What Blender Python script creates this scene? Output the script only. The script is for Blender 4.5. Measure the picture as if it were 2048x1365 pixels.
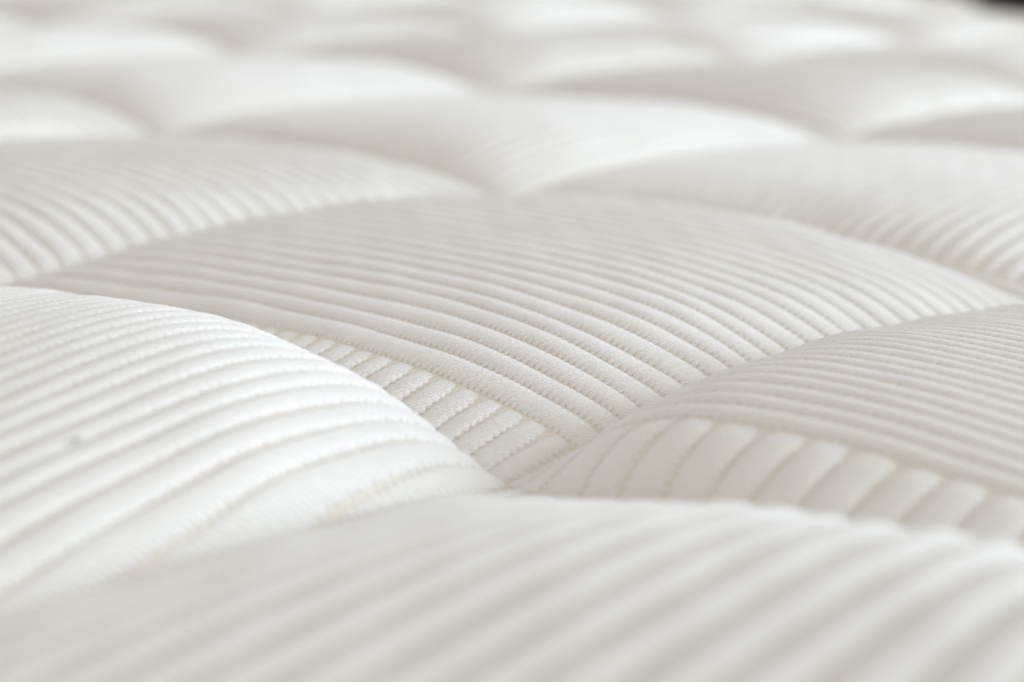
import bpy, math, random
import numpy as np

for o in list(bpy.data.objects):
    bpy.data.objects.remove(o, do_unlink=True)
sc = bpy.context.scene
col = sc.collection
rng = np.random.default_rng(7)

# ------------------------------------------------------------------ camera
from mathutils import Matrix, Vector
CAM = (-0.0033975, -0.1865168, 0.0693879)
YAW, PITCH, ROLL, FPX = 0.0155750, 0.2670236, -0.0143082, 3448.33
fw = Vector((math.sin(YAW) * math.cos(PITCH), math.cos(YAW) * math.cos(PITCH), -math.sin(PITCH)))
rt = Vector((math.cos(YAW), -math.sin(YAW), 0))
dn = fw.cross(rt)
rt2 = rt * math.cos(ROLL) + dn * math.sin(ROLL)
dn2 = -rt * math.sin(ROLL) + dn * math.cos(ROLL)
cd = bpy.data.cameras.new('camera')
cam = bpy.data.objects.new('camera', cd)
col.objects.link(cam)
m = Matrix((rt2, -dn2, -fw)).transposed().to_4x4()
m.translation = CAM
cam.matrix_world = m
cd.sensor_width = 36.0
cd.lens = FPX * 36.0 / 2048.0
cd.clip_start = 0.005
cd.clip_end = 50
cd.dof.use_dof = True
cd.dof.focus_distance = 0.221
cd.dof.aperture_fstop = 12.5
cd.dof.aperture_blades = 0
sc.camera = cam

# ------------------------------------------------------------------ light
world = bpy.data.worlds.new('World')
sc.world = world
world.use_nodes = True
bg = world.node_tree.nodes['Background']
bg.inputs['Color'].default_value = (1.0, 0.952, 0.888, 1)
bg.inputs['Strength'].default_value = 0.735


def area(name, loc, target, sx, sy, power, color):
    l = bpy.data.lights.new(name, 'AREA')
    l.shape = 'RECTANGLE'
    l.size, l.size_y, l.energy, l.color = sx, sy, power, color
    o = bpy.data.objects.new(name, l)
    col.objects.link(o)
    o.location = loc
    o.rotation_euler = (Vector(target) - Vector(loc)).to_track_quat('-Z', 'Y').to_euler()
    return o


area('window_light', (2.2, 0.0, 0.56), (0.0, 0.15, 0.0), 1.9, 1.1, 66.0, (0.74, 0.865, 1.0))
area('far_window_light', (-0.6, 3.4, 1.2), (0.0, 0.5, 0.0), 1.6, 1.2, 20.0, (0.52, 0.72, 1.0))
sc.view_settings.view_transform = 'Standard'
sc.view_settings.look = 'None'
sc.view_settings.exposure = -0.10
sc.view_settings.gamma = 1.0


# ------------------------------------------------------------------ materials
def fabric(name, colour, fine=True):
    mt = bpy.data.materials.new(name)
    mt.use_nodes = True
    nt = mt.node_tree
    b = nt.nodes['Principled BSDF']
    b.inputs['Roughness'].default_value = 0.85
    b.inputs['Specular IOR Level'].default_value = 0.12
    b.inputs['Sheen Weight'].default_value = 0.12
    b.inputs['Sheen Roughness'].default_value = 0.5
    tc = nt.nodes.new('ShaderNodeTexCoord')
    n1 = nt.nodes.new('ShaderNodeTexNoise')
    n1.inputs['Scale'].default_value = 60
    n1.inputs['Detail'].default_value = 3
    nt.links.new(tc.outputs['Object'], n1.inputs['Vector'])
    rp = nt.nodes.new('ShaderNodeValToRGB')
    rp.color_ramp.elements[0].position = 0.35
    rp.color_ramp.elements[1].position = 0.65
    rp.color_ramp.elements[0].color = (*[c * 0.975 for c in colour], 1)
    rp.color_ramp.elements[1].color = (*colour, 1)
    nt.links.new(n1.outputs['Fac'], rp.inputs['Fac'])
    nt.links.new(rp.outputs['Color'], b.inputs['Base Color'])
    if fine:
        # knit: two crossed fine waves plus fibre noise
        mp = nt.nodes.new('ShaderNodeMapping')
        mp.inputs['Rotation'].default_value = (0, 0, math.radians(72))
        nt.links.new(tc.outputs['Object'], mp.inputs['Vector'])
        w1 = nt.nodes.new('ShaderNodeTexWave')
        w1.inputs['Scale'].default_value = 640
        w1.inputs['Distortion'].default_value = 2.5
        w1.inputs['Detail'].default_value = 2
        w1.inputs['Detail Scale'].default_value = 2
        nt.links.new(mp.outputs['Vector'], w1.inputs['Vector'])
        n2 = nt.nodes.new('ShaderNodeTexNoise')
        n2.inputs['Scale'].default_value = 2000
        n2.inputs['Detail'].default_value = 4
        nt.links.new(tc.outputs['Object'], n2.inputs['Vector'])
        mx = nt.nodes.new('ShaderNodeMath')
        mx.operation = 'ADD'
        nt.links.new(w1.outputs['Fac'], mx.inputs[0])
        nt.links.new(n2.outputs['Fac'], mx.inputs[1])
        bp = nt.nodes.new('ShaderNodeBump')
        bp.inputs['Strength'].default_value = 0.9
        bp.inputs['Distance'].default_value = 0.00013
        nt.links.new(mx.outputs[0], bp.inputs['Height'])
        nt.links.new(bp.outputs['Normal'], b.inputs['Normal'])
    return mt


M_RIB = fabric('white_ribbed_knit', (0.86, 0.842, 0.806))
M_BASE = fabric('warm_shade_backing_knit', (0.82, 0.765, 0.68))  # creamier than the ribs: warm shade of the valleys mixed into the colour
M_SIDE = fabric('white_border_knit', (0.82, 0.81, 0.785), False)
mt = bpy.data.materials.new('dark_floor')
mt.use_nodes = True
b = mt.node_tree.nodes['Principled BSDF']
b.inputs['Roughness'].default_value = 0.9
b.inputs['Specular IOR Level'].default_value = 0.1
nz = mt.node_tree.nodes.new('ShaderNodeTexNoise')
nz.inputs['Scale'].default_value = 30
rp = mt.node_tree.nodes.new('ShaderNodeValToRGB')
rp.color_ramp.elements[0].color = (0.004, 0.003, 0.002, 1)
rp.color_ramp.elements[1].color = (0.009, 0.007, 0.004, 1)
mt.node_tree.links.new(nz.outputs['Fac'], rp.inputs['Fac'])
mt.node_tree.links.new(rp.outputs['Color'], b.inputs['Base Color'])
M_FLOOR = mt
mt = bpy.data.materials.new('grey_lint')
mt.use_nodes = True
mt.node_tree.nodes['Principled BSDF'].inputs['Base Color'].default_value = (0.42, 0.40, 0.39, 1)
mt.node_tree.nodes['Principled BSDF'].inputs['Roughness'].default_value = 0.95
M_LINT = mt


def link_mesh(name, verts, quads, mat, parent=None, smooth=True):
    me = bpy.data.meshes.new(name)
    verts = np.ascontiguousarray(verts, dtype=np.float32)
    quads = np.ascontiguousarray(quads, dtype=np.int32)
    n, k = quads.shape
    me.vertices.add(len(verts))
    me.vertices.foreach_set('co', verts.ravel())
    me.loops.add(n * k)
    me.loops.foreach_set('vertex_index', quads.ravel())
    me.polygons.add(n)
    me.polygons.foreach_set('loop_start', np.arange(0, n * k, k, dtype=np.int32))
    me.update(calc_edges=True)
    me.polygons.foreach_set('use_smooth', np.full(n, smooth, dtype=bool))
    me.materials.append(mat)
    me.validate()
    o = bpy.data.objects.new(name, me)
    col.objects.link(o)
    o.parent = parent
    if parent is not None and parent.type == 'EMPTY':
        o.location = -parent.location
    return o


def grid_quads(nr, nc):
    a = (np.arange(nr - 1)[:, None] * nc + np.arange(nc - 1)[None, :]).ravel()
    return np.stack([a, a + 1, a + nc + 1, a + nc], 1)


# ------------------------------------------------------------------ mattress shape
# lattice: u, v run along the two seam directions; seams at even u and even v
W = 0.18                    # diagonal of one quilted diamond, 18 cm
HMAX = 0.0165               # how high a panel puffs above its seams
PP, QQ, CS, CW = 2.984, 0.341, 0.88, 0.217
X0, X1, Y0, Y1 = -1.55, 0.266, -0.42, 0.98     # flat top, before the rounded edge
RE = 0.035                  # edge rounding
RC = 0.07                   # corner rounding in plan
HT = 0.24                   # mattress height
SWX, SWY = rng.uniform(0, 6.28, 6), rng.uniform(0, 6.28, 6)
panel_h = {}


FITTED = {(-1, -1): (0.80, 0.26, 0.10, 0.48),
          (-1, 0): (0.92, 0.42, 0.32, 0.20),
          (0, 0): (0.703, -0.18, -0.283, 0.423),
          (0, -1): (0.70, 0.08, 0.08, -0.12),
          (0, -2): (0.60, -0.22, 0.35, 0.07),
          (1, -1): (0.58, -0.2, 0.3, -0.04),
          (1, -2): (0.60, -0.32, 0.45, -0.08)}


LOCAL = {(-1, -1): ((0.75, 0.35, 0.45, 0.50, 0.13),), (-1, 0): ((1.0, -1.0, 0.55, 0.55, -0.40),), (0, -1): ((1.0, -1.0, 0.65, 0.65, -0.42),),
         (0, -2): ((1.0, -1.0, 0.5, 0.5, -0.3),), (1, -1): ((1.0, -1.0, 0.5, 0.5, -0.3),), (1, -2): ((1.0, -1.0, 0.5, 0.5, -0.3),)}
ROLL = {(0, 0): (0.2, 0.5), (-1, -1): (0.5, 0.2), (-1, 0): (0.3, 0.3), (0, -1): (0.8, 0.6)}


def puff(m_, n_):
    """height, tilt along u, tilt along v, phase of one panel's puff"""
    if (m_, n_) not in panel_h:
        r = random.Random(m_ * 131 + n_ * 17 + 5)
        y = (m_ - n_) * W / 2
        t = min(1, max(0, (y - 0.05) / 0.15))
        d_ = ((0.85 - 0.18 * t) * r.uniform(0.92, 1.08), 0.10 - 0.35 * t + r.uniform(-0.08, 0.08), 0.2 + 0.2 * t + r.uniform(-0.08, 0.08), 0.0)
        panel_h[(m_, n_)] = FITTED.get((m_, n_), d_) + (r.uniform(0, 6.28),)
    return panel_h[(m_, n_)]


def sd(x, y):
    cx, cy = (X0 + X1) / 2, (Y0 + Y1) / 2
    qx = np.abs(x - cx) - ((X1 - X0) / 2 - RC)
    qy = np.abs(y - cy) - ((Y1 - Y0) / 2 - RC)
    ox, oy = np.maximum(qx, 0), np.maximum(qy, 0)
    l = np.sqrt(ox ** 2 + oy ** 2)
    d = l + np.minimum(np.maximum(qx, qy), 0) - RC
    safe = np.maximum(l, 1e-9)
    gx = np.where(l > 1e-9, ox / safe, (qx > qy) * 1.0) * np.sign(x - cx)
    gy = np.where(l > 1e-9, oy / safe, (qy >= qx) * 1.0) * np.sign(y - cy)
    return d, gx, gy


def base(u, v, m_, n_, full=False):
    """point of the smooth puffed panel (m_, n_) at lattice position u, v"""
    pu, pa, pb, pab, ph = puff(m_, n_)
    a = np.clip(u - 2 * m_ - 1, -1, 1)
    b_ = np.clip(v - 2 * n_ - 1, -1, 1)
    aa = np.clip(1 - np.abs(a) ** PP, 0, 1) ** QQ
    bb = np.clip(1 - np.abs(b_) ** PP, 0, 1) ** QQ
    ra, rb = ROLL.get((m_, n_), (0.5, 0.5))     # how gently the two front sides roll over
    fa = np.clip(1 - np.abs(a) ** 2.4, 0, 1) ** 0.55
    fb = np.clip(1 - np.abs(b_) ** 2.4, 0, 1) ** 0.55
    aa = np.where(a < 0, aa * (1 - ra) + fa * ra, aa)
    bb = np.where(b_ > 0, bb * (1 - rb) + fb * rb, bb)
    cor = 1 - CS * np.exp(-((1 - np.abs(a)) + (1 - np.abs(b_))) / CW)
    h = HMAX * pu * aa * bb * cor * np.clip(1 + pa * a + pb * b_ + pab * a * b_, 0.05, 9)
    h = h + 0.0008 * np.exp(-((1 - np.abs(a)) + (1 - np.abs(b_))) / 0.10)      # bunched cloth where four panels meet
    for da, db, wa, wb, amp in LOCAL.get((m_, n_), ()):      # hand-felt unevenness of the filling
        h = h * (1 + amp * np.exp(-((a - da) / wa) ** 2 - ((b_ - db) / wb) ** 2))
    # gathers that run in from the seams
    ed = np.exp(-np.minimum(1 - np.abs(a), 1 - np.abs(b_)) * 7) * aa * bb
    h = h + 0.00055 * ed * (np.sin(9 * (u + 0.3 * v) + ph) + np.sin(11 * (v - 0.2 * u) + 2 * ph) + np.sin(17 * u + 5 * v + 3 * ph) + np.sin(19 * v - 4 * u + 5 * ph))
    x = (u + v) * W / 4
    y = (u - v) * W / 4
    d, gx, gy = sd(x, y)
    dd = np.clip(d, 0, None)
    th = np.clip(dd / RE, 0, math.pi / 2)
    out = RE * np.sin(th) - dd
    z = -RE * (1 - np.cos(th)) - np.clip(dd - RE * math.pi / 2, 0, None)
    # soft crown: the top falls away a little near the edge
    z = z - 0.010 * np.exp(np.minimum(d, 0) / 0.05) + 0.0015 * np.sin(3.1 * x + 0.4) * np.sin(4.2 * y + 1.0) * np.clip(y, 0, 1) * 2
    x2 = x + gx * out + gx * np.sin(th) * h
    y2 = y + gy * out + gy * np.sin(th) * h
    z2 = z + np.cos(th) * h
    p = np.stack([x2, y2, z2], -1)
    return (p, d) if full else p


def offset(u, v, m_, n_, h):
    """point lifted off the panel along its normal; positions are kept inside the panel"""
    u = np.clip(u, 2 * m_ + 0.001, 2 * m_ + 1.999)
    v = np.clip(v, 2 * n_ + 0.001, 2 * n_ + 1.999)
    ed = np.minimum(1 - np.abs(u - 2 * m_ - 1), 1 - np.abs(v - 2 * n_ - 1))
    h = np.where(h > 0, h * np.clip(ed / 0.04, 0, 1) ** 0.6, h)      # ribs thin out into the seam
    e = 0.012
    du = base(u + e, v, m_, n_) - base(u - e, v, m_, n_)
    dv = base(u, v + e, m_, n_) - base(u, v - e, m_, n_)
    nr = np.cross(dv, du)
    nr /= np.maximum(np.linalg.norm(nr, axis=-1, keepdims=True), 1e-12)
    nr = np.where(nr[..., 2:3] < 0, -nr, nr)
    return base(u, v, m_, n_) + nr * h[..., None]


# ------------------------------------------------------------------ the rib weave
# rib coordinates: P counts ribs across u, Q counts ribs across v; each panel pulls the weave a little
STITCH = 0.27               # spacing of the pinched stitches along a rib, in rib widths
RIBH = 0.0007              # rib height
BAND = 26                   # ribs per band; the weave turns through a right angle at each band edge
GP, GQ = (-1.93, 13.62, -0.32), (-9.5, 0.39, 16.52)
PULL = {(0, 0): ((-3.51, 18.923, -0.745), (-4.665, 0.191, 11.628)), (0, -1): ((-3.0, 13.8, -0.75), GQ), (-1, -1): (GP, (12.0, 2.2, 17.8)), (-1, 0): (GP, (-4.7, 1.2, 11.0))}


def to_uv(P, Q, m_, n_):
    (p0, pu, pv), (q0, qu, qv) = PULL.get((m_, n_), (GP, GQ))
    P = P + 0.10 * np.sin(0.13 * P + 0.21 * Q) + 0.06 * np.sin(0.31 * Q - 0.12 * P + 2.0)
    Q = Q + 0.10 * np.sin(0.15 * Q - 0.17 * P + 1.1) + 0.06 * np.sin(0.29 * P + 0.11 * Q + 4.0)
    P = P + 0.035 * np.sin(2.4 * P + 0.05 * Q) + 0.05 * np.sin(0.9 * P + 0.4 * Q)
    Q = Q + 0.035 * np.sin(2.2 * Q - 0.06 * P + 1) + 0.05 * np.sin(0.8 * Q - 0.45 * P)
    det = pu * qv - pv * qu
    a, b_ = P - p0, Q - q0
    return (a * qv - b_ * pv) / det, (b_ * pu - a * qu) / det


def rib_surface(m_, n_, across_u, c, lo, hi, lo_end, hi_end, na, per):
    """one rib: centre at c across, running lo..hi; returns verts, quads"""
    nl = max(6, int((hi - lo) / STITCH * per)) if per else max(6, int((hi - lo) / 0.8) + 2)
    t = np.linspace(lo, hi, nl)
    if not per:                       # coarse ribs: denser near the seams
        t = lo + (hi - lo) * (0.5 + 0.5 * np.sin(np.linspace(-math.pi / 2, math.pi / 2, nl)))
    s = np.sin(np.linspace(-math.pi / 2, math.pi / 2, na))
    T, S = np.meshgrid(t, s, indexing='ij')
    ph = T / STITCH
    k = np.floor(ph + 0.5)
    jit = np.modf(np.sin(k * 12.9898 + c * 78.233) * 43758.5453)[0]
    pin = np.exp(-(((ph - k) / 0.17) ** 2)) if per else np.full_like(T, 0.2)
    pin = pin * (0.8 + 0.3 * np.abs(jit))
    edge = np.sign(S) * PINW * pin * np.abs(S) ** 5
    wob = 0.025 * np.sin(ph * 0.23 + c * 40)
    prof = np.clip(1 - np.abs(S) ** 2.1, 0, 1) ** 0.62
    lump = 0.05 * np.sin(T * 0.9 + c * 7) + 0.04 * np.sin(T * 2.3 + c * 3)
    hh = RIBH * DEEP.get((m_, n_), 1.0) * (1.0 + lump) * prof - 0.00018
    ends = np.ones_like(T)
    if lo_end:
        ends *= np.clip((T - lo) / 0.9, 0, 1) ** 0.5
    if hi_end:
        ends *= np.clip((hi - T) / 0.9, 0, 1) ** 0.5
    hh = hh * ends - 0.0002 * (1 - ends)
    A = c + wob + (0.5 * S - edge) * (0.68 + 0.32 * ends)
    P, Q = (A, T) if across_u else (T, A)
    U, V = to_uv(P, Q, m_, n_)
    pts = offset(U, V, m_, n_, hh)
    qd = grid_quads(nl, na)
    return pts.reshape(-1, 3), qd if across_u else qd[:, ::-1]


PINW = 0.125
DEEP = {(-1, 0): 2.0}          # looser, deeper ribs on the nearest panel


def ribs_of(m_, n_, na, per):
    """all ribs of a panel"""
    out = []
    u0, u1, v0, v1 = 2 * m_, 2 * m_ + 2, 2 * n_, 2 * n_ + 2
    t = np.linspace(-400, 400, 8001)

    def span_of(c, across_u):
        rs = []
        for cc in (c - 0.45, c, c + 0.45):
            U, V = to_uv(np.full_like(t, cc), t, m_, n_) if across_u else to_uv(t, np.full_like(t, cc), m_, n_)
            ok = (U > u0) & (U < u1) & (V > v0) & (V < v1)
            if ok.any():
                rs += [t[ok].min(), t[ok].max()]
        return (min(rs) - 0.12, max(rs) + 0.12) if rs else None

    gu, gv = np.meshgrid((u0, u1), (v0, v1))
    (p0, pu, pv), (q0, qu, qv) = PULL.get((m_, n_), (GP, GQ))
    Pc, Qc = p0 + pu * gu + pv * gv, q0 + qu * gu + qv * gv
    for j in range(int(Pc.min()) - 2, int(Pc.max()) + 3):          # ribs that run along v
        if (j // BAND) % 2 == 0:
            sp = span_of(j + 0.5, True)
            if sp and sp[1] - sp[0] > 1.5:
                out.append(rib_surface(m_, n_, True, j + 0.5, sp[0], sp[1], False, False, na, per))
    for bi in range(int(Pc.min()) // BAND - 1, int(Pc.max()) // BAND + 2):
        if bi % 2 == 0:
            continue
        b0, b1 = bi * BAND, (bi + 1) * BAND
        for j in range(int(Qc.min()) - 2, int(Qc.max()) + 3):      # ribs that run along u
            sp = span_of(j + 0.5, False)
            if not sp:
                continue
            lo, hi = max(sp[0], b0), min(sp[1], b1)
            if hi - lo > 0.8:
                out.append(rib_surface(m_, n_, False, j + 0.5, lo, hi, lo == b0, hi == b1, na, per))
    return out


# ------------------------------------------------------------------ floor
fl = link_mesh('floor', np.array([[-12, -12, -HT - 0.004], [12, -12, -HT - 0.004], [12, 12, -HT - 0.004], [-12, 12, -HT - 0.004]]),
               np.array([[0, 1, 2, 3]]), M_FLOOR)
fl['kind'] = 'structure'

# ------------------------------------------------------------------ mattress
mattress = bpy.data.objects.new('mattress', None)
col.objects.link(mattress)
mattress.location = ((X0 + X1) / 2, (Y0 + Y1) / 2, -HT)
mattress['label'] = 'white quilted mattress with ribbed knit cover in puffed diamonds'
mattress['category'] = 'mattress'

SHARP = {(0, -1): (13, 6), (0, 0): (11, 5), (-1, -1): (11, 5), (-1, 0): (9, 3), (1, -1): (9, 4), (0, -2): (9, 4)}
LIM = RE * math.pi / 2 - 0.004


def in_view(m_, n_):
    i, k = (2 * m_ + 2 * n_ + 2) / 2, (2 * m_ - 2 * n_) / 2
    x, y = i * W / 2, k * W / 2
    if y < -0.10:
        return False
    return abs(x) < 0.14 + 0.34 * (y + 0.19)


span = int((abs(X0) + abs(Y1)) / (W / 4) / 2) + 3
for m_ in range(-span, span):
    for n_ in range(-span, span):
        cu, cv = 2 * m_ + 1, 2 * n_ + 1
        cx, cy = (cu + cv) * W / 4, (cu - cv) * W / 4
        if cx < X0 - 0.15 or cx > X1 + 0.15 or cy < Y0 - 0.15 or cy > Y1 + 0.15:
            continue
        vis = in_view(m_, n_)
        ng = 81 if (m_, n_) in SHARP else (49 if vis else 21)
        g = np.sin(np.linspace(-math.pi / 2, math.pi / 2, ng))
        U, V = np.meshgrid(cu + g, cv + g, indexing='ij')
        P, D = base(U, V, m_, n_, True)
        P[..., 2] -= 0.0001
        q = grid_quads(ng, ng)[:, ::-1]
        keep = (D.ravel()[q] < LIM).all(1)
        if not keep.any():
            continue
        full = keep.all()
        q = q[keep]
        used = np.unique(q)
        remap = np.zeros(ng * ng, int)
        remap[used] = np.arange(len(used))
        pan = link_mesh('quilt_panel', P.reshape(-1, 3)[used], remap[q], M_BASE if vis else M_RIB, mattress)
        if (m_, n_) in SHARP:
            na, per = SHARP[(m_, n_)]
            for vt, qd in ribs_of(m_, n_, na, per):
                link_mesh('rib', vt, qd, M_RIB, pan)
        elif vis and full:
            vs, qs, off = [], [], 0
            for vt, qd in ribs_of(m_, n_, 5, 0):
                vs.append(vt)
                qs.append(qd + off)
                off += len(vt)
            o = link_mesh('ribbing', np.concatenate(vs), np.concatenate(qs), M_RIB, pan)
            o['kind'] = 'stuff'

# soft filling just under the seams
gx, gy = np.meshgrid(np.linspace(X0, X1, 60), np.linspace(Y0, Y1, 48), indexing='ij')
gz = -0.0135 + 0.0095 * (1 - np.exp(np.minimum(sd(gx, gy)[0], 0) / 0.05)) - 0.0
link_mesh('padding', np.stack([gx, gy, gz], -1).reshape(-1, 3), grid_quads(60, 48)[:, ::-1], M_BASE, mattress)

# border round the sides, with tape at its upper and lower edge
def outline(off, nseg=14):
    pts = []
    r = RC + off
    for cx, cy, a0 in ((X1 - RC, Y1 - RC, 0), (X0 + RC, Y1 - RC, 90), (X0 + RC, Y0 + RC, 180), (X1 - RC, Y0 + RC, 270)):
        for j in range(nseg + 1):
            a = math.radians(a0 + 90 * j / nseg)
            pts.append((cx + r * math.cos(a), cy + r * math.sin(a)))
    return np.array(pts)


def ring(name, rows, mat):
    n = len(outline(0))
    vs = np.concatenate([np.c_[outline(o_), np.full(n, z_)] for o_, z_ in rows])
    qs = []
    for r_ in range(len(rows) - 1):
        for j in range(n):
            k2 = (j + 1) % n
            qs.append((r_ * n + j, (r_ + 1) * n + j, (r_ + 1) * n + k2, r_ * n + k2))
    return link_mesh(name, vs, np.array(qs)[:, ::-1], mat, mattress)


ring('side_border', [(RE - 0.004, -RE - 0.004), (RE - 0.001, -0.06), (RE + 0.006, -0.10), (RE + 0.002, -0.135), (RE + 0.006, -0.17),
                     (RE, -0.21), (RE - 0.004, -HT + 0.008), (RE - 0.02, -HT), (-0.2, -HT)], M_SIDE)
for zz in (-RE - 0.012, -HT + 0.014):
    ring('edge_tape', [(RE - 0.002, zz + 0.009), (RE + 0.005, zz + 0.007), (RE + 0.008, zz), (RE + 0.005, zz - 0.007), (RE - 0.002, zz - 0.009)], M_BASE)

# a speck of lint on the near left panel
def hit(px, py, m_, n_):
    d = fw + rt2 * ((px - 1024) / FPX) + dn2 * ((py - 682.5) / FPX)
    z = 0.010
    for _ in range(60):
        t = (z - CAM[2]) / d.z
        x, y = CAM[0] + d.x * t, CAM[1] + d.y * t
        u, v = 2 * (x + y) / W, 2 * (x - y) / W
        z = 0.5 * z + 0.5 * float(base(np.array([u]), np.array([v]), m_, n_)[0, 2])
    return u, v


u, v = hit(153, 890, -1, -1)
c0 = offset(np.array([u]), np.array([v]), -1, -1, np.array([RIBH * 0.9]))[0]
nu, nv = 10, 7
vs = []
for a_ in range(nv + 1):
    for b_ in range(nu):
        th, ph = math.pi * a_ / nv, 2 * math.pi * b_ / nu
        r = 0.00031 * (1 + 0.3 * math.sin(3 * ph + th) + 0.2 * math.sin(5 * th + 2 * ph))
        vs.append((c0[0] + r * math.sin(th) * math.cos(ph), c0[1] + r * math.sin(th) * math.sin(ph), c0[2] + 0.6 * r * math.cos(th)))
qs = [(a_ * nu + b_, (a_ + 1) * nu + b_, (a_ + 1) * nu + (b_ + 1) % nu, a_ * nu + (b_ + 1) % nu) for a_ in range(nv) for b_ in range(nu)]
lint = link_mesh('lint_speck', np.array(vs), np.array(qs), M_LINT)
lint['label'] = 'tiny grey speck of lint on the near left quilted panel'
lint['category'] = 'lint'

print('tris', sum(len(o.data.polygons) * 2 for o in bpy.data.objects if o.type == 'MESH'))
